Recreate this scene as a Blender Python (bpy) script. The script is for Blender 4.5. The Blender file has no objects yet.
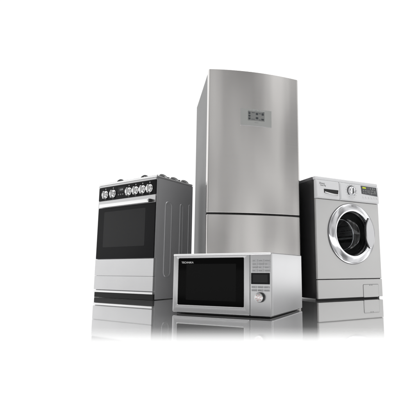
import bpy, bmesh, math, random
from mathutils import Vector, Matrix
random.seed(7)
S = bpy.context.scene
COL = S.collection
R = math.radians

# ------------------------------------------------------------------ camera
cd = bpy.data.cameras.new('camera'); cam = bpy.data.objects.new('camera', cd); COL.objects.link(cam)
cam.location = (0, 0, 0.2137)
cam.rotation_euler = (R(90) + 0.1511, 0.0012, 0)
cd.sensor_width = 36; cd.lens = 0.9912 * 36
cd.shift_x = -(251.17 - 200) / 400; cd.shift_y = (208.16 - 200) / 400
cd.clip_start = 0.05; cd.clip_end = 500
S.camera = cam
S.render.resolution_x = 1024; S.render.resolution_y = 1024
S.view_settings.view_transform = 'Standard'; S.view_settings.look = 'None'
S.view_settings.exposure = 0; S.view_settings.gamma = 1

# ------------------------------------------------------------------ node helpers
def N(nt, t, **kw):
    n = nt.nodes.new(t)
    for k, v in kw.items():
        setattr(n, k, v)
    return n
def ramp(nt, src, stops, interp='EASE'):
    r = N(nt, 'ShaderNodeValToRGB'); r.color_ramp.interpolation = interp
    e = r.color_ramp.elements
    while len(e) < len(stops): e.new(0.5)
    for i, (p, c) in enumerate(stops):
        e[i].position = p
        e[i].color = (c, c, c, 1) if not isinstance(c, tuple) else (*c, 1)
    nt.links.new(src, r.inputs[0]); return r.outputs[0]
def mth(nt, op, a, b=None, clamp=False):
    n = N(nt, 'ShaderNodeMath', operation=op); n.use_clamp = clamp
    for i, v in enumerate((a, b)):
        if v is None: continue
        if isinstance(v, (int, float)): n.inputs[i].default_value = v
        else: nt.links.new(v, n.inputs[i])
    return n.outputs[0]

# ------------------------------------------------------------------ studio surroundings (world)
w = bpy.data.worlds.new('World'); S.world = w; w.use_nodes = True
nt = w.node_tree; nt.nodes.clear()
tc = N(nt, 'ShaderNodeTexCoord'); sx = N(nt, 'ShaderNodeSeparateXYZ'); nt.links.new(tc.outputs['Generated'], sx.inputs[0])
X, Y, Z = sx.outputs
az = mth(nt, 'ARCTAN2', X, Y)                      # 0 ahead, + to the right, +-pi behind
azn = mth(nt, 'ADD', mth(nt, 'DIVIDE', az, 2 * math.pi), 0.5)
def A(deg): return deg / 360 + 0.5
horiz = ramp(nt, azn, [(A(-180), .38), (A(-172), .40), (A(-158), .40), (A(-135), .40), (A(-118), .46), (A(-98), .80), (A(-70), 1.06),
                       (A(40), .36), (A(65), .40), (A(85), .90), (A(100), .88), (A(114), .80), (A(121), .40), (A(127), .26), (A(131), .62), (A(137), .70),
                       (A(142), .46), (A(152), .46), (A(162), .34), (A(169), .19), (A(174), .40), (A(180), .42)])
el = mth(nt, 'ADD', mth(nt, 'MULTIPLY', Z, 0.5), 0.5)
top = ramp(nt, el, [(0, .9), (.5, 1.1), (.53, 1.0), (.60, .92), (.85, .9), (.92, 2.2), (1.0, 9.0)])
# keep the backdrop pure white whatever the height
back = ramp(nt, azn, [(A(-100), 0.0), (A(-65), 1.0), (A(34), 1.0), (A(42), 0.0)])
# added bright band low on the right, unseen, to grade the microwave's side
low = mth(nt, 'MULTIPLY', ramp(nt, azn, [(A(30), 0.0), (A(36), 1.0), (A(62), 1.0), (A(78), 0.0)]), ramp(nt, mth(nt, 'ABSOLUTE', Z), [(.02, 1.0), (.085, 0.0)]))
back = mth(nt, 'MAXIMUM', back, low)
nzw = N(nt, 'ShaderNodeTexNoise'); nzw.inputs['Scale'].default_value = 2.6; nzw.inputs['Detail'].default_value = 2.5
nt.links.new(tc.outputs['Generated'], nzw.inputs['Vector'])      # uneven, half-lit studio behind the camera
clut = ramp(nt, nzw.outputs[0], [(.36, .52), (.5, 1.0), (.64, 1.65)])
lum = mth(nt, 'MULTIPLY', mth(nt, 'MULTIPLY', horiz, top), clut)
strip = mth(nt, 'MULTIPLY', ramp(nt, azn, [(A(-150), 0.0), (A(-140), .60), (A(-112), .60), (A(-104), 0.0)]), ramp(nt, mth(nt, 'ABSOLUTE', Z), [(.035, 1.0), (.08, 0.0)]))  # added unseen low band behind left, lightens the upper microwave front
lum = mth(nt, 'MAXIMUM', lum, strip)
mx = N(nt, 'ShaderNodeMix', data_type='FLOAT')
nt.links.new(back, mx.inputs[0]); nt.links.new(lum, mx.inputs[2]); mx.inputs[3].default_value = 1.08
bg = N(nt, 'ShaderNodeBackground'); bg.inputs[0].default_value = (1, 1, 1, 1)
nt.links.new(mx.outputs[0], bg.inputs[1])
wo = N(nt, 'ShaderNodeOutputWorld'); nt.links.new(bg.outputs[0], wo.inputs[0])

# ------------------------------------------------------------------ studio lamps
def area(name, loc, target, sx_, sy_, power, col=(1, 1, 1)):
    l = bpy.data.lights.new(name, 'AREA'); l.shape = 'RECTANGLE'; l.size = sx_; l.size_y = sy_; l.energy = power; l.color = col
    o = bpy.data.objects.new(name, l); COL.objects.link(o); o.location = loc
    o.rotation_euler = (Vector(target) - Vector(loc)).to_track_quat('-Z', 'Y').to_euler(); return o

# ------------------------------------------------------------------ materials
def principled(name, col, metal=0.0, rough=0.5, spec=0.5, coat=0.0, ior=1.5, aniso=0.0):
    m = bpy.data.materials.new(name); m.use_nodes = True
    b = m.node_tree.nodes['Principled BSDF']
    b.inputs['Base Color'].default_value = (*col, 1); b.inputs['Metallic'].default_value = metal
    b.inputs['Roughness'].default_value = rough; b.inputs['Specular IOR Level'].default_value = spec
    b.inputs['Coat Weight'].default_value = coat; b.inputs['Coat Roughness'].default_value = 0.05
    b.inputs['IOR'].default_value = ior; b.inputs['Anisotropic'].default_value = aniso
    return m, b
def brushed(name, col, rough=0.3, scale=(3, 3, 260), amt=0.05, bump=0.02, aniso=0.6, colvar=0.05, metal=1.0, smudge=0.08):
    """brushed sheet steel: streaky noise varies the roughness, tone and a faint bump"""
    m, b = principled(name, col, metal, rough, aniso=aniso)
    nt = m.node_tree
    tc = N(nt, 'ShaderNodeTexCoord'); mp = N(nt, 'ShaderNodeMapping'); mp.inputs['Scale'].default_value = scale
    nt.links.new(tc.outputs['Object'], mp.inputs[0])
    nz = N(nt, 'ShaderNodeTexNoise'); nz.inputs['Scale'].default_value = 1; nz.inputs['Detail'].default_value = 4
    nt.links.new(mp.outputs[0], nz.inputs['Vector'])
    n2 = N(nt, 'ShaderNodeTexNoise'); n2.inputs['Scale'].default_value = 2.2; n2.inputs['Detail'].default_value = 3
    nt.links.new(tc.outputs['Object'], n2.inputs['Vector'])
    r = mth(nt, 'ADD', mth(nt, 'MULTIPLY', mth(nt, 'SUBTRACT', nz.outputs[0], .5), amt * 4), rough)
    r = mth(nt, 'ADD', r, mth(nt, 'MULTIPLY', mth(nt, 'SUBTRACT', n2.outputs[0], .5), smudge * 2))
    nt.links.new(r, b.inputs['Roughness'])
    v = mth(nt, 'ADD', mth(nt, 'MULTIPLY', mth(nt, 'SUBTRACT', nz.outputs[0], .5), colvar * 4), 1.0)
    hs = N(nt, 'ShaderNodeHueSaturation'); hs.inputs['Color'].default_value = (*col, 1); nt.links.new(v, hs.inputs['Value'])
    nt.links.new(hs.outputs[0], b.inputs['Base Color'])
    bp = N(nt, 'ShaderNodeBump'); bp.inputs['Strength'].default_value = bump; bp.inputs['Distance'].default_value = .001
    nt.links.new(nz.outputs[0], bp.inputs['Height']); nt.links.new(bp.outputs[0], b.inputs['Normal'])
    if aniso:
        tg = N(nt, 'ShaderNodeTangent', direction_type='RADIAL', axis='Z'); nt.links.new(tg.outputs[0], b.inputs['Tangent'])
    return m
def painted(name, col, rough=0.4, spec=0.5, coat=0.0, bump=0.03, scale=900):
    m, b = principled(name, col, 0, rough, spec, coat)
    nt = m.node_tree; tc = N(nt, 'ShaderNodeTexCoord')
    nz = N(nt, 'ShaderNodeTexNoise'); nz.inputs['Scale'].default_value = scale; nt.links.new(tc.outputs['Object'], nz.inputs['Vector'])
    bp = N(nt, 'ShaderNodeBump'); bp.inputs['Strength'].default_value = bump; bp.inputs['Distance'].default_value = .0004
    nt.links.new(nz.outputs[0], bp.inputs['Height']); nt.links.new(bp.outputs[0], b.inputs['Normal'])
    n2 = N(nt, 'ShaderNodeTexNoise'); n2.inputs['Scale'].default_value = 3; nt.links.new(tc.outputs['Object'], n2.inputs['Vector'])
    r = mth(nt, 'ADD', mth(nt, 'MULTIPLY', mth(nt, 'SUBTRACT', n2.outputs[0], .5), .12), rough)
    nt.links.new(r, b.inputs['Roughness'])
    return m
M = {}
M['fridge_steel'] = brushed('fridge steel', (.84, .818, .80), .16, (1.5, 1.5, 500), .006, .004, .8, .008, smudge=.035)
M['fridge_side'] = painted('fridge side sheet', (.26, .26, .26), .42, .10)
_nt = M['fridge_steel'].node_tree; _b = _nt.nodes['Principled BSDF']; _old = _b.inputs['Normal'].links[0].from_socket
_tc = N(_nt, 'ShaderNodeTexCoord'); _mp = N(_nt, 'ShaderNodeMapping'); _mp.inputs['Scale'].default_value = (5, 5, .9); _nt.links.new(_tc.outputs['Object'], _mp.inputs[0])
_nz = N(_nt, 'ShaderNodeTexNoise'); _nz.inputs['Scale'].default_value = 1; _nz.inputs['Detail'].default_value = 1.5; _nt.links.new(_mp.outputs[0], _nz.inputs['Vector'])
_bp = N(_nt, 'ShaderNodeBump'); _bp.inputs['Strength'].default_value = 1; _bp.inputs['Distance'].default_value = .005     # sheet is never quite flat
_nt.links.new(_nz.outputs[0], _bp.inputs['Height']); _nt.links.new(_old, _bp.inputs['Normal']); _nt.links.new(_bp.outputs[0], _b.inputs['Normal'])
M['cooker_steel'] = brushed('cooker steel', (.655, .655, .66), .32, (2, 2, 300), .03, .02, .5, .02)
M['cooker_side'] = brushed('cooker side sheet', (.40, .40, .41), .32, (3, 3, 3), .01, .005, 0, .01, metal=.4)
M['cooker_top'] = brushed('hob steel', (.92, .92, .92), .25, (300, 3, 3), .02, .01, 0, .02)
M['micro_steel'] = brushed('microwave steel', (.54, .54, .545), .24, (3, 3, 300), .012, .005, .5, .012)
M['micro_trim'] = brushed('microwave trim steel', (.46, .46, .465), .34, (3, 3, 300), .03, .02, .4, .02)
M['micro_cover'] = brushed('microwave cover sheet', (.74, .74, .75), .17, (3, 3, 3), .01, .005, 0, .01)
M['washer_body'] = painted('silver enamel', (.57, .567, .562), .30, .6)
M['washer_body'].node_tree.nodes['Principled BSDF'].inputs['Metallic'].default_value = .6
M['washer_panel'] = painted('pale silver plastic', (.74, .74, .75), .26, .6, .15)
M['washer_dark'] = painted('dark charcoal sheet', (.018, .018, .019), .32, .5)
M['washer_lid'] = painted('grey lid', (.12, .12, .125), .35, .5)
M['grip_steel'] = brushed('grip steel', (.50, .50, .51), .16, (3, 3, 3), .02, .004, 0, .01)
M['bright_bar'] = principled('polished bar', (.96, .96, .96), 1, .32)[0]
M['chrome'] = principled('chrome', (.86, .86, .88), 1, .07)[0]
M['satin_chrome'] = principled('satin chrome', (.78, .78, .78), 1, .20)[0]
M['black_glass'] = principled('black glass', (.008, .008, .009), 0, .04, .10)[0]
M['black_glass_matt'] = principled('smoked window', (.026, .026, .027), 0, .16, .12)[0]
M['micro_window'] = principled('microwave mesh window', (.008, .008, .008), 0, .3, .04)[0]
M['micro_glass'] = principled('microwave door glass', (.0015, .0015, .0015), 0, .05, .05)[0]
M['black_plastic'] = painted('black plastic', (.012, .012, .013), .38, .4)
M['plinth'] = painted('black plinth', (.015, .015, .015), .35, .2)
M['rubber'] = painted('rubber', (.015, .015, .015), .7, .3)
M['iron'] = painted('cast iron', (.03, .03, .032), .45, .5)
M['white_print'] = painted('white print', (.75, .75, .75), .5)
M['grey_print'] = painted('grey print', (.22, .22, .22), .5)
M['red_print'] = painted('red print', (.5, .12, .10), .5)
M['lcd_grey'] = principled('lcd', (.21, .215, .21), 0, .25)[0]
M['lcd_dark'] = principled('lcd segment', (.045, .05, .055), 0, .3)[0]
M['screen_dark'] = principled('dark display', (.06, .062, .068), 0, .15)[0]
M['button'] = painted('button plastic', (.42, .42, .43), .4)
M['rubber_grey'] = painted('grey door gasket', (.10, .10, .105), .5)
m, b = principled('yellow lit digits', (.3, .35, .02), 0, .4); b.inputs['Emission Color'].default_value = (.55, .62, .03, 1); b.inputs['Emission Strength'].default_value = .55; M['yellow_lit'] = m
m, b = principled('pale lit digits', (.3, .3, .3), 0, .4); b.inputs['Emission Color'].default_value = (.7, .75, .8, 1); b.inputs['Emission Strength'].default_value = .25; M['pale_lit'] = m
m, b = principled('door bowl glass', (.9, .92, .93), 0, .02); b.inputs['Transmission Weight'].default_value = 1.0; b.inputs['IOR'].default_value = 1.45; M['glass'] = m
# perforated stainless drum
m, b = principled('drum steel', (.55, .55, .56), 1, .25); M['drum'] = m
nt = m.node_tree; tc = N(nt, 'ShaderNodeTexCoord'); vo = N(nt, 'ShaderNodeTexVoronoi'); vo.inputs['Scale'].default_value = 55; vo.inputs['Randomness'].default_value = .1
nt.links.new(tc.outputs['Object'], vo.inputs['Vector'])
nt.links.new(ramp(nt, vo.outputs['Distance'], [(.22, .02), (.3, .45)], 'LINEAR'), b.inputs['Base Color'])

# floor: glossy white studio floor whose polish fades into matt towards the front
m = bpy.data.materials.new('studio floor'); m.use_nodes = True; nt = m.node_tree; nt.nodes.clear(); M['floor'] = m
tc = N(nt, 'ShaderNodeTexCoord'); sp = N(nt, 'ShaderNodeSeparateXYZ'); nt.links.new(tc.outputs['Object'], sp.inputs[0])
fy = mth(nt, 'DIVIDE', sp.outputs[1], 4.0)
gl = ramp(nt, fy, [(1.04 / 4, 0), (1.166 / 4, .08), (1.245 / 4, .18), (1.315 / 4, .42), (1.395 / 4, .70), (1.52 / 4, .93), (2.0 / 4, .975), (2.7 / 4, .985)], 'B_SPLINE')
df = N(nt, 'ShaderNodeBsdfDiffuse'); df.inputs[0].default_value = (.93, .93, .93, 1)
gs = N(nt, 'ShaderNodeBsdfGlossy'); gs.inputs[0].default_value = (.97, .97, .97, 1); gs.inputs[1].default_value = .035
mxs = N(nt, 'ShaderNodeMixShader'); nt.links.new(gl, mxs.inputs[0]); nt.links.new(df.outputs[0], mxs.inputs[1]); nt.links.new(gs.outputs[0], mxs.inputs[2])
ou = N(nt, 'ShaderNodeOutputMaterial'); nt.links.new(mxs.outputs[0], ou.inputs[0])

# ------------------------------------------------------------------ mesh helpers
def build(name, bm, mat, parent=None, off=(0, 0, 0), smooth=40, label=None):
    bmesh.ops.remove_doubles(bm, verts=bm.verts, dist=1e-6)
    bmesh.ops.recalc_face_normals(bm, faces=bm.faces)
    me = bpy.data.meshes.new(name); bm.to_mesh(me); bm.free()
    me.transform(Matrix.Translation(off))
    me.materials.append(M[mat] if isinstance(mat, str) else mat)
    for p in me.polygons: p.use_smooth = True
    me.set_sharp_from_angle(angle=R(smooth))
    o = bpy.data.objects.new(name, me); COL.objects.link(o)
    wn = o.modifiers.new('even shading', 'WEIGHTED_NORMAL'); wn.keep_sharp = True; wn.weight = 90
    if parent: o.parent = parent
    if label: o['label'] = label
    return o
def add_box(bm, x0, x1, y0, y1, z0, z1, bev=0.0, seg=2):
    t = bmesh.new()
    vs = [t.verts.new((x, y, z)) for x in (x0, x1) for y in (y0, y1) for z in (z0, z1)]
    for f in ((0, 1, 3, 2), (4, 6, 7, 5), (0, 4, 5, 1), (2, 3, 7, 6), (0, 2, 6, 4), (1, 5, 7, 3)):
        t.faces.new([vs[i] for i in f])
    if bev: bmesh.ops.bevel(t, geom=list(t.edges), offset=bev, segments=seg, profile=.5, affect='EDGES')
    join(bm, t)
def join(bm, t, mat=None):
    if mat is not None: bmesh.ops.transform(t, matrix=mat, verts=t.verts)
    me = bpy.data.meshes.new('tmp'); t.to_mesh(me); bm.from_mesh(me); bpy.data.meshes.remove(me); t.free()
def box(*a, **k):
    bm = bmesh.new(); add_box(bm, *a, **k); return bm
def rrect(x0, x1, z0, z1, r, seg=5):
    pts = []
    for cx, cz, a0 in ((x1 - r, z1 - r, 0), (x0 + r, z1 - r, 90), (x0 + r, z0 + r, 180), (x1 - r, z0 + r, 270)):
        for i in range(seg + 1):
            a = R(a0 + 90 * i / seg); pts.append((cx + r * math.cos(a), cz + r * math.sin(a)))
    return pts
def loops(bm, rings, closed_ends=True):
    """rings: lists of 3D points of equal length, skinned one to the next"""
    V = [[bm.verts.new(p) for p in r] for r in rings]
    n = len(V[0])
    for a, b2 in zip(V[:-1], V[1:]):
        for i in range(n):
            j = (i + 1) % n; bm.faces.new((a[i], a[j], b2[j], b2[i]))
    if closed_ends: bm.faces.new(V[0]); bm.faces.new(V[-1][::-1])
def plate(bm, x0, x1, z0, z1, yb, yf, r=.005, bev=.0015, seg=5):
    """rounded-rectangle plate standing from y=yb out to y=yf (towards the viewer), softened front edge"""
    s = 1 if yf > yb else -1
    loops(bm, [[(x, yb, z) for x, z in rrect(x0, x1, z0, z1, r, seg)],
               [(x, yf - s * bev, z) for x, z in rrect(x0, x1, z0, z1, r, seg)],
               [(x, yf - s * bev * .3, z) for x, z in rrect(x0 + bev * .3, x1 - bev * .3, z0 + bev * .3, z1 - bev * .3, max(r - bev * .3, 1e-4), seg)],
               [(x, yf, z) for x, z in rrect(x0 + bev, x1 - bev, z0 + bev, z1 - bev, max(r - bev, 1e-4), seg)]])
def frame(bm, outer, inner, yb, yf, bev=.0015):
    """picture-frame between two rounded rectangles (same segment count)"""
    ox0, ox1, oz0, oz1, orr = outer; ix0, ix1, iz0, iz1, ir = inner; b = bev
    seq = [(inner, 0, yb), (outer, 0, yb), (outer, 0, yf + b), ((ox0 + b, ox1 - b, oz0 + b, oz1 - b, max(orr - b, 1e-4)), 0, yf),
           ((ix0 - b, ix1 + b, iz0 - b, iz1 + b, ir + b), 0, yf), (inner, 0, yf + b), (inner, 0, yb)]
    V = [[bm.verts.new((x, y, z)) for x, z in rrect(*q, 5)] for q, _, y in seq]
    n = len(V[0])
    for a, c in zip(V[:-1], V[1:]):
        for i in range(n):
            j = (i + 1) % n; bm.faces.new((a[i], a[j], c[j], c[i]))
def lathe(bm, prof, cx, cz, seg=48, y0=0.0, caps=False):
    """prof: (radius, y) pairs spun round the axis through (cx, cz) along y"""
    V = []
    for r, y in prof:
        if r < 1e-6: V.append([bm.verts.new((cx, y0 + y, cz))])
        else: V.append([bm.verts.new((cx + r * math.cos(2 * math.pi * i / seg), y0 + y, cz + r * math.sin(2 * math.pi * i / seg))) for i in range(seg)])
    for a, c in zip(V[:-1], V[1:]):
        for i in range(seg):
            j = (i + 1) % seg
            if len(a) == 1 and len(c) > 1: bm.faces.new((a[0], c[j], c[i]))
            elif len(c) == 1 and len(a) > 1: bm.faces.new((a[i], a[j], c[0]))
            elif len(a) > 1: bm.faces.new((a[i], a[j], c[j], c[i]))
def vlathe(bm, prof, cx, cy, seg=32):
    """prof: (radius, z) spun round a vertical axis"""
    t = bmesh.new(); lathe(t, [(r, -z) for r, z in prof], 0, 0, seg)
    join(bm, t, Matrix.Translation((cx, cy, 0)) @ Matrix.Rotation(R(-90), 4, 'X'))
def tube(bm, pts, r, seg=10, flat=1.0):
    pts = [Vector(p) for p in pts]; rings = []
    for i, p in enumerate(pts):
        d = (pts[min(i + 1, len(pts) - 1)] - pts[max(i - 1, 0)]).normalized()
        a = d.cross(Vector((0, 0, 1)))
        if a.length < .05: a = d.cross(Vector((1, 0, 0)))
        a.normalize(); b2 = d.cross(a)
        rings.append([p + a * r * math.cos(2 * math.pi * k / seg) + b2 * r * flat * math.sin(2 * math.pi * k / seg) for k in range(seg)])
    loops(bm, rings)
def text(name, s, size, x, y, z, mat, parent, off, sxs=1.0, th=.0004, align='LEFT'):
    c = bpy.data.curves.new(name, 'FONT'); c.body = s; c.size = size; c.extrude = th; c.align_x = align
    o = bpy.data.objects.new(name, c); COL.objects.link(o); bpy.context.view_layer.update()
    me = bpy.data.meshes.new_from_object(o); bpy.data.objects.remove(o)
    me.transform(Matrix.Translation((x + off[0], y + off[1], z + off[2])) @ Matrix.Rotation(R(90), 4, 'X') @ Matrix.Diagonal((sxs, 1, 1, 1)))
    me.materials.clear(); me.materials.append(M[mat]); me.name = name
    ob = bpy.data.objects.new(name, me); COL.objects.link(ob); ob.parent = parent; return ob
def thing(name, label, cat, X, Y, yaw, wd, dp):
    o = bpy.data.objects.new(name, None); COL.objects.link(o); o.empty_display_size = .1
    c, s = math.cos(yaw), math.sin(yaw)
    o.location = (X + c * wd / 2 - s * dp / 2, Y + s * wd / 2 + c * dp / 2, 0); o.rotation_euler = (0, 0, yaw)
    o['label'] = label; o['category'] = cat
    return o, (-wd / 2, -dp / 2, 0)

# ------------------------------------------------------------------ floor
bm = bmesh.new(); add_box(bm, -60, 60, -60, 60, -.02, 0)
fl = build('floor', bm, 'floor'); fl['kind'] = 'structure'

# ================================================================== GAS COOKER
W, D, H = .6275, .3908, .8733
t, O = thing('gas_cooker', 'stainless steel gas cooker with black glass oven door, six chrome knobs and grey ribbed side', 'cooker', -1.201, 3.0831, -.5557, W, D)
def P(name, bm, mat, parent=None, **k): return build(name, bm, mat, parent or t, O, **k)
# carcass
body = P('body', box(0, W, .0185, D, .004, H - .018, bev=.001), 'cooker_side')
P('front_frame', box(0, W, .0035, .0182, .286, H - .0185, bev=.0008), 'cooker_side')
def bead(d0, d1, z0, z1, h=.004):
    bm = bmesh.new(); r = (d1 - d0) / 2 - .0005
    def ring(ins, hh): return [(W + hh, y, z) for y, z in rrect(d0 + ins, d1 - ins, z0 + ins, z1 - ins, max(r - ins, .002), 8)]
    loops(bm, [ring(0, -.001), ring(.002, h * .6), ring(.0045, h), ring(.0085, h), ring(.011, h * .5), ring(.0135, .0004)])
    return bm
for d0, d1, z1 in ((.088, .165, .70), (.245, .287, .70), (.343, .381, .71)):
    P('side_rib', bead(d0, d1, .152, z1), 'cooker_side', body)
# oven door: steel edges + black glass
door = P('oven_door', box(.003, W - .003, .0005, .012, .287, .722, bev=.001), 'black_plastic')
bm = bmesh.new(); plate(bm, .008, W - .004, .2875, .6755, .002, -.004, .006, .0015)
P('door_glass', bm, 'black_glass', door)
bm = bmesh.new(); plate(bm, .082, .53, .374, .645, -.0035, -.0048, .008, .0004)
P('oven_window', bm, 'black_glass_matt', door)
bm = bmesh.new(); plate(bm, .006, W - .004, .6775, .7335, .002, -.005, .003, .0015)
P('door_band', bm, 'cooker_steel', door)
# handle: flat bright bar on two black brackets
bm = bmesh.new(); add_box(bm, .052, .582, -.036, -.018, .676, .7045, bev=.007, seg=4)
hd = P('handle', bm, 'bright_bar', door)
for x in (.064, .580):
    P('bracket', box(x - .013, x + .016, -.030, -.0045, .680, .701, bev=.003), 'black_plastic', hd)
# control panel
bm = bmesh.new(); plate(bm, .004, W - .003, .7360, .8400, .018, -.004, .003, .002)
panel = P('control_panel', bm, 'black_glass')
for i, x in enumerate((.0826, .1704, .3456, .4184, .4904, .5624)):
    bm = bmesh.new()
    lathe(bm, [(.0, -.0035), (.031, -.0035), (.0315, -.006), (.030, -.009), (.0275, -.011), (.0265, -.018), (.0235, -.022), (.016, -.0235), (0, -.024)], x, .782, 40)
    k = P('knob', bm, 'satin_chrome', panel)
    bm = bmesh.new(); add_box(bm, x - .0075, x + .0075, -.031, -.012, .782 - .033, .782 + .026, bev=.006, seg=4)
    g = P('grip', bm, 'satin_chrome', k)
    bm = bmesh.new(); add_box(bm, x - .0011, x + .0011, -.0316, -.0305, .782 + .006, .782 + .022)
    P('pointer', bm, 'grey_print', k)
    bm = bmesh.new(); lathe(bm, [(0, -.0045), (.004, -.0045), (.004, -.0038)], x, .8265, 12)
    P('knob_mark', bm, 'white_print', panel)
    P('knob_mark', box(x - .006, x + .006, -.0045, -.0038, .7415, .7425), 'white_print', panel)
bm = bmesh.new(); plate(bm, .225, .30, .785, .826, -.0035, -.0046, .003, .0003)
disp = P('clock_display', bm, 'black_glass_matt', panel)
text('digits', '12:08', .019, .2615, -.0050, .799, 'pale_lit', disp, O, .9, align='CENTER')
for x in (.235, .259, .283):
    bm = bmesh.new(); lathe(bm, [(0, -.0075), (.0055, -.0070), (.006, -.0038)], x, .768, 16); P('button', bm, 'grey_print', panel)
# top fascia and hob
bm = bmesh.new(); plate(bm, .000, W, .8415, .8555, .018, -.006, .002, .002)
P('fascia', bm, 'cooker_steel')
bm = bmesh.new(); add_box(bm, -.001, W + .001, -.007, D, .8565, H, bev=.0075, seg=4)
hob = P('hob', bm, 'cooker_top')
for bx, by, br in ((.16, .115, .034), (.46, .115, .045), (.16, .285, .045), (.46, .285, .034)):
    bm = bmesh.new(); vlathe(bm, [(br + .012, H - .001), (br + .012, H + .003), (br, H + .006), (br, H + .011), (br * .96, H + .014), (0, H + .0145)], bx, by, 28)
    P('burner', bm, 'iron', hob)
# pan supports: two wire racks; the bars hump up at the edges as in the picture
for x0, x1 in ((.045, .300), (.326, .600)):
    bm = bmesh.new(); z = H + .017
    c = rrect(x0, x1, .040, .365, .02, 4)
    ring = [(x, y, H + .010) for x, y in c]; ring.append(ring[0])
    tube(bm, ring, .0042, 8)
    for yy in (.115, .2025, .285):
        for (xa, xb) in ((x0, x0 + .085), (x1 - .085, x1)):
            pts = []
            for k in range(9):
                f = k / 8; pts.append((xa + (xb - xa) * f, yy, H + .010 + .010 * math.sin(min(1, (f if xa == x0 else 1 - f) * 3) * math.pi / 2)))
            tube(bm, pts, .004, 8)
    for xx in ((x0 + x1) / 2 - .0, ):
        for (ya, yb_) in ((.040, .095), (.135, .265), (.305, .365)):
            pts = [(xx, ya + (yb_ - ya) * k / 8, H + .010 + .011 * math.sin(k / 8 * math.pi) ** .5 if 0 < k < 8 else H + .010) for k in range(9)]
            tube(bm, pts, .004, 8)
    P('pan_support', bm, 'iron', hob)
# arched chrome rails above the side edge
for y0_, y1_ in ((.030, .112), (.145, .235), (.262, .350)):
    bm = bmesh.new()
    pts = [(W - .016, y0_ + (y1_ - y0_) * k / 14, H + .002 + .0145 * math.sin(k / 14 * math.pi) ** .6 if 0 < k < 14 else H - .001) for k in range(15)]
    tube(bm, pts, .0056, 10); P('arch_support', bm, 'satin_chrome', hob)
for x in (.225, .485):
    bm = bmesh.new()
    pts = [(x - .032 + .064 * k / 14, .014, H + .001 + .0125 * math.sin(k / 14 * math.pi) ** .7 if 0 < k < 14 else H - .001) for k in range(15)]
    tube(bm, pts, .0062, 10); P('arch_support', bm, 'iron', hob)
# warming drawer in two steps, steel strip, plinth
bm = bmesh.new(); plate(bm, .003, W - .003, .1625, .2835, .018, -.003, .002, .0015); add_box(bm, .02, W - .02, .010, .03, .158, .166)
dr = P('drawer_front', bm, 'cooker_steel')
bm = bmesh.new(); plate(bm, .003, W - .003, .060, .1605, .018, -.003, .002, .0015)
P('drawer_front', bm, 'cooker_steel')
bm = bmesh.new(); plate(bm, .003, W - .003, .0395, .0545, .018, -.004, .002, .002)
P('steel_strip', bm, 'satin_chrome')
P('plinth', box(.004, W - .004, .004, .0175, .001, .0385, bev=.001), 'plinth')

# ================================================================== FRIDGE
W, D, H = .6651, .6896, 1.5976
t, O = thing('fridge_freezer', 'tall brushed steel fridge freezer with two curved doors and a small display', 'fridge', -.2941, 2.595, .2587, W, D)
BUL = .035
def fy_(x): return -BUL * (1 - ((x - W / 2) / (W / 2)) ** 2)
def door_bm(z0, z1, y_back=.055):
    """curved door: plan outline with rounded front corners, extruded, top and bottom edges eased"""
    r = .014; fr = []
    for k in range(11):                     # left corner
        a = R(180 + 90 * k / 10); fr.append((r + r * math.cos(a), r + r * math.sin(a)))
    n = 36
    for k in range(1, n):
        x = r + (W - 2 * r) * k / n; fr.append((x, fy_(x) - fy_(r)))
    for k in range(11):
        a = R(270 + 90 * k / 10); fr.append((W - r + r * math.cos(a), r + r * math.sin(a)))
    def ring(ins, z):
        cx, cy = W / 2, .03; out = []
        for x, y in fr: out.append((x + (ins if x < cx else -ins) * min(1, abs(x - cx) / .05), y + ins, z))
        out += [(W - ins, y_back, z), (ins, y_back, z)]; return out
    bm = bmesh.new(); e = .003
    loops(bm, [ring(e, z0), ring(e * .3, z0 + e * .3), ring(0, z0 + e), ring(0, z1 - e), ring(e * .3, z1 - e * .3), ring(e, z1)])
    return bm
off_y = 0.0
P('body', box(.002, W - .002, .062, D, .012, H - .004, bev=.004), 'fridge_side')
P('plinth', box(.02, W - .02, .04, .10, .001, .045), 'black_plastic')
P('door_seal', box(.010, W - .010, .050, .064, .05, H - .012), 'black_plastic')
ud = P('upper_door', door_bm(.5815, H), 'fridge_steel', smooth=30)
ld = P('lower_door', door_bm(.050, .5695), 'fridge_steel', smooth=30)
P('gap_rail', box(.004, W - .004, .016, .062, .5705, .5805), 'black_plastic')
def cplate(x0, x1, z0, z1, o0, o1, n=12):
    """sheet following the door's curve from offset o0 to o1 in front of it"""
    bm = bmesh.new(); rings = []
    for k in range(n + 1):
        x = x0 + (x1 - x0) * k / n; y = fy_(x) - fy_(.014)
        rings.append([(x, y - o0, z0), (x, y - o0, z1), (x, y - o1, z1), (x, y - o1, z0)])
    loops(bm, rings); return bm
M['fridge_panel'] = painted('fridge display bezel', (.34, .345, .335), .35, .6)
cp = P('control_panel', cplate(.223, .4455, 1.1965, 1.3165, -.001, .0035), 'fridge_panel', ud)
P('bezel_edge', cplate(.2205, .2232, 1.1945, 1.3165, -.001, .0040, 1), 'satin_chrome', cp)
P('bezel_edge', cplate(.2232, .4455, 1.1938, 1.1964, -.001, .0040), 'button', cp)
lcd = P('lcd', cplate(.273, .3935, 1.233, 1.302, .003, .0042), 'lcd_grey', cp)
bm = bmesh.new(); rnd = random.Random(3)
def cseg(bm, x0, x1, z0, z1, o0=.004, o1=.0046):
    t2 = cplate(x0, x1, z0, z1, o0, o1, 1); join(bm, t2)
for r_ in range(3):                         # icons left, digits, bars
    z = 1.286 - r_ * .0195
    cseg(bm, .277, .291, z - .005, z + .006); cseg(bm, .280, .288, z - .008, z - .006)
cseg(bm, .276, .392, 1.2965, 1.2995)
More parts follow.
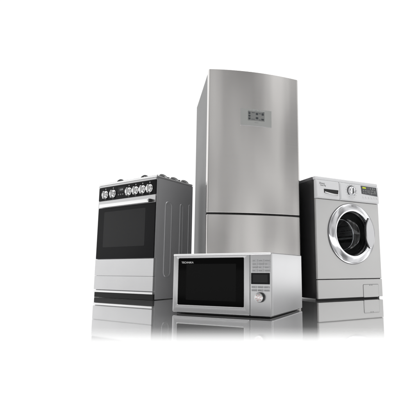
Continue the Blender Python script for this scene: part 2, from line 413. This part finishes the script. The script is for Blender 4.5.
cseg(bm, .330, .346, 1.276, 1.291); cseg(bm, .3295, .347, 1.2455, 1.2605); cseg(bm, .372, .388, 1.276, 1.293)
cseg(bm, .351, .368, 1.2855, 1.2895); cseg(bm, .370, .389, 1.240, 1.252); cseg(bm, .352, .366, 1.240, 1.2435); cseg(bm, .300, .322, 1.289, 1.2925)
for k in range(6): cseg(bm, .298 + k * .0045, .3005 + k * .0045, 1.2405, 1.2455)
P('icons', bm, 'lcd_dark', lcd)
for z, xs in ((1.3095, (.302, .326, .3345, .355)), (1.2195, (.3235, .3305, .3375, .345))):
    for x in xs:
        P('touch_mark', cplate(x - .0022, x + .0022, z - .0018, z + .0018, .003, .0040, 1), 'grey_print', cp)
for x in (.06, W - .06):
    for y in (.12, D - .06):
        bm = bmesh.new(); vlathe(bm, [(.02, 0.0005), (.02, .014), (0, .014)], x, y, 16); P('foot', bm, 'rubber')

# ================================================================== WASHING MACHINE
W, D, H = .5973, .45, .85
t, O = thing('washing_machine', 'silver front loading washing machine with chrome porthole door and black side', 'washing machine', .4432, 2.6975, .4939, W, D)
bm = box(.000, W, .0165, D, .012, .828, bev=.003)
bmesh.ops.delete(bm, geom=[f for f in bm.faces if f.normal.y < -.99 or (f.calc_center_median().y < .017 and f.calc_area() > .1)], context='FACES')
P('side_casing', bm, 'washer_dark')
# front sheet with a round opening
def sheet_hole(x0, x1, z0, z1, cx, cz, r, yb, yf, seg=96):
    bm = bmesh.new(); per = []
    for k in range(seg):
        a = 2 * math.pi * k / seg; c, s = math.cos(a), math.sin(a)
        tx = ((x1 - cx) / c) if c > 1e-9 else ((x0 - cx) / c if c < -1e-9 else 1e9)
        tz = ((z1 - cz) / s) if s > 1e-9 else ((z0 - cz) / s if s < -1e-9 else 1e9)
        tt = min(tx, tz); per.append((cx + c * tt, cz + s * tt))
    for (px, pz) in ((x0, z0), (x1, z0), (x0, z1), (x1, z1)):      # snap nearest to the corners
        i = min(range(seg), key=lambda q: (per[q][0] - px) ** 2 + (per[q][1] - pz) ** 2); per[i] = (px, pz)
    e = .003
    def ins(p): return (min(max(p[0], x0 + e), x1 - e), min(max(p[1], z0 + e), z1 - e))
    hole = [(cx + r * math.cos(2 * math.pi * k / seg), cz + r * math.sin(2 * math.pi * k / seg)) for k in range(seg)]
    rings = [[(x, yb, z) for x, z in hole], [(x, yb, z) for x, z in per], [(x, yf + e, z) for x, z in per],
             [(*ins((x, z))[:1], yf, ins((x, z))[1]) for x, z in per], [(x, yf, z) for x, z in hole], [(x, yb, z) for x, z in hole]]
    loops(bm, rings, False); return bm
CX, CZ = .3200, .4610
P('front_panel', sheet_hole(.003, W - .003, .142, .694, CX, CZ, .180, .016, 0), 'washer_body')
low = P('lower_panel', box(.003, W - .003, -.002, .016, .012, .1375, bev=.003), 'washer_body')
bm = bmesh.new(); plate(bm, .4055, .5525, .010, .0985, -.0015, -.0045, .008, .0012)
fp = P('filter_flap', bm, 'washer_body', low)
bm = bmesh.new(); frame(bm, (.4030, .5550, .008, .1010, .009), (.4058, .5522, .0102, .0982, .008), -.001, -.0024, .0002)
P('flap_gap', bm, 'washer_lid', low)
for x in (.463, .482): P('latch', box(x, x + .010, -.0052, -.0042, .0925, .0955), 'black_plastic', fp)
P('base_rail', box(.004, W - .035, .002, .03, .001, .0115), 'rubber')
for x in (.05, W - .03):
    for y in (.045, D - .05):
        bm = bmesh.new(); vlathe(bm, [(.024, .0005), (.024, .008), (.016, .0125), (0, .0125)], x, y, 20); P('foot', bm, 'satin_chrome')
# control panel: profile in (y, z) swept across, ends rounded
prof = [(.020, .8270), (-.002, .8270), (-.0075, .8225), (-.0095, .800), (-.0115, .760), (-.0135, .722), (-.0145, .708), (-.0115, .7005), (-.002, .6965), (.020, .6965)]
def swept(x0, x1, er=.012):
    bm = bmesh.new(); rings = []
    for x, s_ in ((x0, 0.0), (x0 + er * .3, .7), (x0 + er, 1.0), (x0 + er + .001, 1.0), (x1 - er - .001, 1.0), (x1 - er, 1.0), (x1 - er * .3, .7), (x1, 0.0)):
        rings.append([(x, .016 + (y - .016) * (.35 + .65 * s_) if y < .016 else y, z) for y, z in prof])
    loops(bm, rings); return bm
def py(z):
    for (ya, za), (yb_, zb) in zip(prof[1:8], prof[2:9]):
        if zb <= z <= za: return ya + (yb_ - ya) * (za - z) / (za - zb)
    return -.01
panel = P('control_panel', swept(.2145, W + .001), 'washer_panel', smooth=12)
drw = P('detergent_drawer', swept(.004, .2125, .006), 'washer_panel', smooth=12)
bm = bmesh.new()
ya, yb_ = py(.764) - .0008, py(.726) - .0008
loops(bm, [[(.068, .002, .765), (.199, .002, .765), (.1915, .002, .725), (.069, .002, .7365)],
           [(.068, ya, .765), (.199, ya, .765), (.1915, yb_, .725), (.069, yb_, .7365)]])
hr = P('handle_recess', bm, 'black_plastic', drw)
bm = bmesh.new()
pts = [(.072 + .115 * k / 12, py(.735) - .003, .743 - .012 * math.sin(k / 12 * math.pi * .5)) for k in range(13)]
tube(bm, pts, .0045, 10, 1.0); P('drawer_pull', bm, 'satin_chrome', drw)
text('lettering', 'Direct', .019, .031, py(.800) - .0006, .797, 'grey_print', drw, O, .95)
text('lettering', 'Drive 7kg', .014, .040, py(.788) - .0006, .784, 'grey_print', drw, O, .85)
# lid
bm = bmesh.new(); add_box(bm, -.001, W + .001, .030, D + .001, .829, .852, bev=.005, seg=3)
lid = P('lid', bm, 'washer_lid')
bm = bmesh.new(); add_box(bm, .001, W - .001, -.0005, .0295, .8285, .8535, bev=.007, seg=3)
P('lid_trim', bm, 'washer_panel', lid)
# dial
dx, dz = .3215, .7709; dy = py(dz)
bm = bmesh.new(); lathe(bm, [(0, dy - .0015), (.041, dy - .0015), (.0415, dy), (.041, dy + .003)], dx, dz, 48)
dl = P('programme_dial', bm, 'rubber_grey', panel)
bm = bmesh.new(); lathe(bm, [(.034, dy - .001), (.033, dy - .010), (.029, dy - .019), (.024, dy - .021), (.021, dy - .0195), (0, dy - .019)], dx, dz, 48)
kn = P('dial_knob', bm, 'chrome', dl)
bm = bmesh.new(); add_box(bm, dx - .003, dx + .003, dy - .0225, dy - .018, dz - .020, dz + .020, bev=.001)
P('pointer', bm, 'black_plastic', kn)
bm = bmesh.new()
for k in range(14):
    a = R(-60 + 300 * k / 13); x, z = dx + .051 * math.cos(a), dz + .050 * math.sin(a)
    add_box(bm, x - .0025, x + .0025, py(z) - .0008, py(z) + .001, z - .0012, z + .0012)
P('dial_mark', bm, 'grey_print', dl)
# display: parallelogram with rounded feel
def ppoly(pts, o0, o1):
    bm = bmesh.new(); loops(bm, [[(x, py(z) - o0, z) for x, z in pts], [(x, py(z) - o1, z) for x, z in pts]]); return bm
dsp = P('display', ppoly([(.4165, .8215), (.5740, .8195), (.5775, .7515), (.4200, .7600)], -.001, .0012), 'screen_dark', panel)
P('lit_digits', ppoly([(.432, .8135), (.4665, .8130), (.4665, .8015), (.432, .8020)], .001, .0018), 'yellow_lit', dsp)
bm = bmesh.new()
for (a, b2, c, d_) in ((.474, .500, .812, .808), (.506, .516, .812, .800), (.528, .541, .814, .799), (.548, .556, .812, .801),
                      (.434, .446, .792, .781), (.456, .470, .792, .782), (.480, .490, .794, .770), (.497, .503, .795, .765), (.512, .540, .793, .786), (.548, .561, .793, .768),
                      (.436, .446, .774, .766), (.456, .468, .774, .766), (.512, .524, .778, .764), (.530, .540, .776, .768)):
    join(bm, ppoly([(a, c), (b2, c), (b2, d_), (a, d_)], .001, .0017))
P('icons', bm, 'lcd_grey', dsp)
for x in (.434, .462, .490, .518, .546, .572):
    bm = bmesh.new(); yz = py(.738); lathe(bm, [(0, yz - .004), (.0065, yz - .0032), (.0075, yz + .001)], x, .737, 18); P('button', bm, 'white_print', panel)
# porthole door
RO = .2165
bm = bmesh.new(); lathe(bm, [(RO + .003, 0.001), (RO + .003, -.003), (RO - .001, -.0045), (RO - .01, -.0045), (RO - .01, .001)], CX, CZ, 96)
dr = P('door', bm, 'washer_lid')
bm = bmesh.new()
lathe(bm, [(RO - .004, -.001), (RO, -.004), (RO + .0003, -.008), (RO - .002, -.0115), (RO - .007, -.0145), (RO - .018, -.0180), (RO - .034, -.0220), (.172, -.0245), (.163, -.0250), (.1585, -.0230), (.1570, -.0150), (.1575, -.002), (.162, .006), (.174, .004)], CX, CZ, 96)
P('chrome_ring', bm, 'chrome', dr, smooth=60)
bm = bmesh.new()       # glass bowl bulging into the drum
lathe(bm, [(.1600, .004), (.157, .010), (.150, .040), (.132, .078), (.105, .096), (.06, .103), (0, .105)], CX, CZ, 72)
lathe(bm, [(0, .099), (.058, .097), (.102, .090), (.127, .074), (.144, .038), (.151, .008), (.1600, .004)], CX, CZ, 72)
P('glass_bowl', bm, 'glass', dr, smooth=80)
bm = bmesh.new()       # dark plastic shroud behind the chrome
lathe(bm, [(.176, .004), (.1605, .005), (.1535, .012), (.1515, .030), (.154, .040)], CX, CZ, 72)
P('inner_frame', bm, 'black_plastic', dr, smooth=60)
bm = bmesh.new()       # rubber gasket
lathe(bm, [(.180, .006), (.176, .02), (.162, .03), (.158, .045), (.168, .06), (.164, .085), (.150, .105), (.130, .112), (.118, .114), (.118, .122)], CX, CZ, 72)
P('gasket', bm, 'rubber', smooth=60)
bm = bmesh.new()       # bright rolled mouth of the drum
lathe(bm, [(.116 + .0065 * math.cos(k * math.pi / 6), .112 + .0065 * math.sin(k * math.pi / 6)) for k in range(13)], CX, CZ, 72)
P('drum_mouth', bm, 'chrome', smooth=80)
bm = bmesh.new(); lathe(bm, [(.118, .120), (.170, .135), (.185, .17), (.185, .36), (.16, .385), (.06, .380), (.05, .36), (0, .355)], CX, CZ, 72)
drum = P('drum', bm, 'drum', smooth=60)
for k in range(3):
    bm = bmesh.new(); a = R(90 + 120 * k + 25)
    x, z = CX + .172 * math.cos(a), CZ + .172 * math.sin(a)
    tube(bm, [(x, .14, z), (x, .25, z), (x, .36, z)], .022, 12); P('paddle', bm, 'satin_chrome', drum)
# door grip on the right of the ring: a bright segment-shaped shell with a dark slot along its inner edge
def seg_outline(ins):
    pts = []
    for k in range(21):
        a = R(-33 + 72 * k / 20); r = .1940 - ins; pts.append((CX + r * math.cos(a), CZ + r * math.sin(a)))
    z1, z0 = pts[-1][1], pts[0][1]
    for k in range(1, 16):
        f = k / 16; z = z1 + (z0 - z1) * f
        pts.append((CX + .1090 + ins + .034 * abs(2 * f - 1) ** 3, z))
    return pts
bm = bmesh.new()
loops(bm, [[(x, -.014, z) for x, z in seg_outline(0)], [(x, -.0275, z) for x, z in seg_outline(0)], [(x, -.0310, z) for x, z in seg_outline(.002)], [(x, -.0325, z) for x, z in seg_outline(.006)]])
gp = P('door_handle', bm, 'grip_steel', dr, smooth=60)
bm = bmesh.new()
zt, zb = seg_outline(0)[20][1] - .006, seg_outline(0)[0][1] + .004
pts = [(CX + .1070 + .034 * abs(2 * k / 16 - 1) ** 3, -.0250, zt + (zb - zt) * k / 16) for k in range(17)]
tube(bm, pts, .0055, 8, 1.0); P('handle_slot', bm, 'black_plastic', gp)
P('door_mark', box(CX - .008, CX + .008, -.0195, -.0165, CZ + RO - .020, CZ + RO - .015), 'grey_print', dr)

# ================================================================== MICROWAVE
W, D, H = .5156, .433, .2829
t, O = thing('microwave_oven', 'low silver microwave oven with black door and round dial, in front of the fridge', 'microwave', -.380, 1.9686, -.4338, W, D)
Z0 = .0085
P('casing', box(.0, W, .012, D, Z0, H, bev=.004, seg=3), 'micro_cover')
# front frame round the black door, rounded bright top rail
bm = bmesh.new()
frame(bm, (.0, .4135, Z0, H, .006), (.0285, .3825, .0440, .2625, .004), .012, -.004, .0035)
dr = P('door', bm, 'micro_steel', smooth=50)
bm = bmesh.new(); plate(bm, .0275, .3835, .0430, .2635, .008, .0005, .004, .001); P('door_glass', bm, 'micro_glass', dr)
bm = bmesh.new(); plate(bm, .074, .3425, .067, .2355, .001, .0001, .004, .0002); P('mesh_window', bm, 'micro_window', dr)
P('lower_rim', box(.0270, .3840, -.0062, .001, .0405, .0432, bev=.0008), 'bright_bar', dr)
text('lettering', 'TECHNIKA', .0125, .0455, -.0001, .2385, 'white_print', dr, O, 1.12, th=.0004)
# control column
bm = bmesh.new(); plate(bm, .4150, W, Z0, H, .012, -.004, .004, .0035)
cc = P('control_panel', bm, 'micro_steel')
P('top_rail', box(.0005, W - .0005, -.0062, .014, H - .0085, H + .0012, bev=.0038, seg=4), 'bright_bar')
for r_ in range(4):
    for c_ in range(3):
        x = .4265 + c_ * .0295; z = .2475 - r_ * .0145
        bm = bmesh.new(); plate(bm, x, x + .0265, z - .0045, z + .0065, -.0035, -.0062, .002, .0008, 3)
        bt = P('button', bm, 'button', cc)
        bm = bmesh.new()
        for q in range(2 + (r_ + c_) % 3):
            x2 = x + .004 + q * .0056; add_box(bm, x2, x2 + .0036, -.0065, -.0058, z - .0012, z + .0022)
        P('print', bm, 'grey_print', bt)
bm = bmesh.new(); plate(bm, .4205, .5100, .1455, .1945, -.0035, -.0055, .002, .0006); dp = P('display', bm, 'black_glass', cc)
bm = bmesh.new(); plate(bm, .4300, .5005, .1530, .1870, -.0052, -.0059, .002, .0002); P('screen', bm, 'black_glass_matt', dp)
for r_ in range(2):
    for c_ in range(3):
        x = .4225 + c_ * .0300; z = .1325 - r_ * .0140
        bm = bmesh.new(); plate(bm, x, x + .0265, z - .004, z + .0055, -.0035, -.0060, .002, .0008, 3)
        bt = P('button', bm, 'button', cc)
        bm = bmesh.new()
        for q in range(3 + (r_ + c_) % 2):
            x2 = x + .003 + q * .0055; add_box(bm, x2, x2 + .0036, -.0063, -.0056, z - .0008, z + .0022)
        P('print', bm, 'grey_print', bt)
kx, kz = .4640, .0890
bm = bmesh.new(); lathe(bm, [(.0215, -.003), (.0215, -.016), (.020, -.019)], kx, kz, 48); kb = P('dial', bm, 'black_plastic', cc)
bm = bmesh.new(); lathe(bm, [(.0200, -.0185), (.0195, -.0215), (.0175, -.0225), (0, -.0228)], kx, kz, 48); kf = P('dial_face', bm, 'satin_chrome', kb)
bm = bmesh.new()
for a in range(0, 360, 60):
    for rr in (.006, .010, .0135):
        x, z = kx + rr * math.cos(R(a + 15)), kz + rr * math.sin(R(a + 15)); add_box(bm, x - .0012, x + .0012, -.0233, -.0224, z - .0010, z + .0010)
P('print', bm, 'red_print', kf)
P('gap_shade', box(.014, W - .012, .014, D - .014, .0025, Z0 + .003), 'black_plastic')  # black slab added to darken the shaded gap under the body
for x in (.055, W - .06):
    for y in (.06, D - .06):
        bm = bmesh.new(); vlathe(bm, [(.018, .0004), (.020, .009), (0, .009)], x, y, 20); P('foot', bm, 'rubber')

# ------------------------------------------------------------------ render settings
S.render.engine = 'CYCLES'
S.cycles.max_bounces = 12; S.cycles.glossy_bounces = 8; S.cycles.transmission_bounces = 8
S.cycles.sample_clamp_indirect = 6
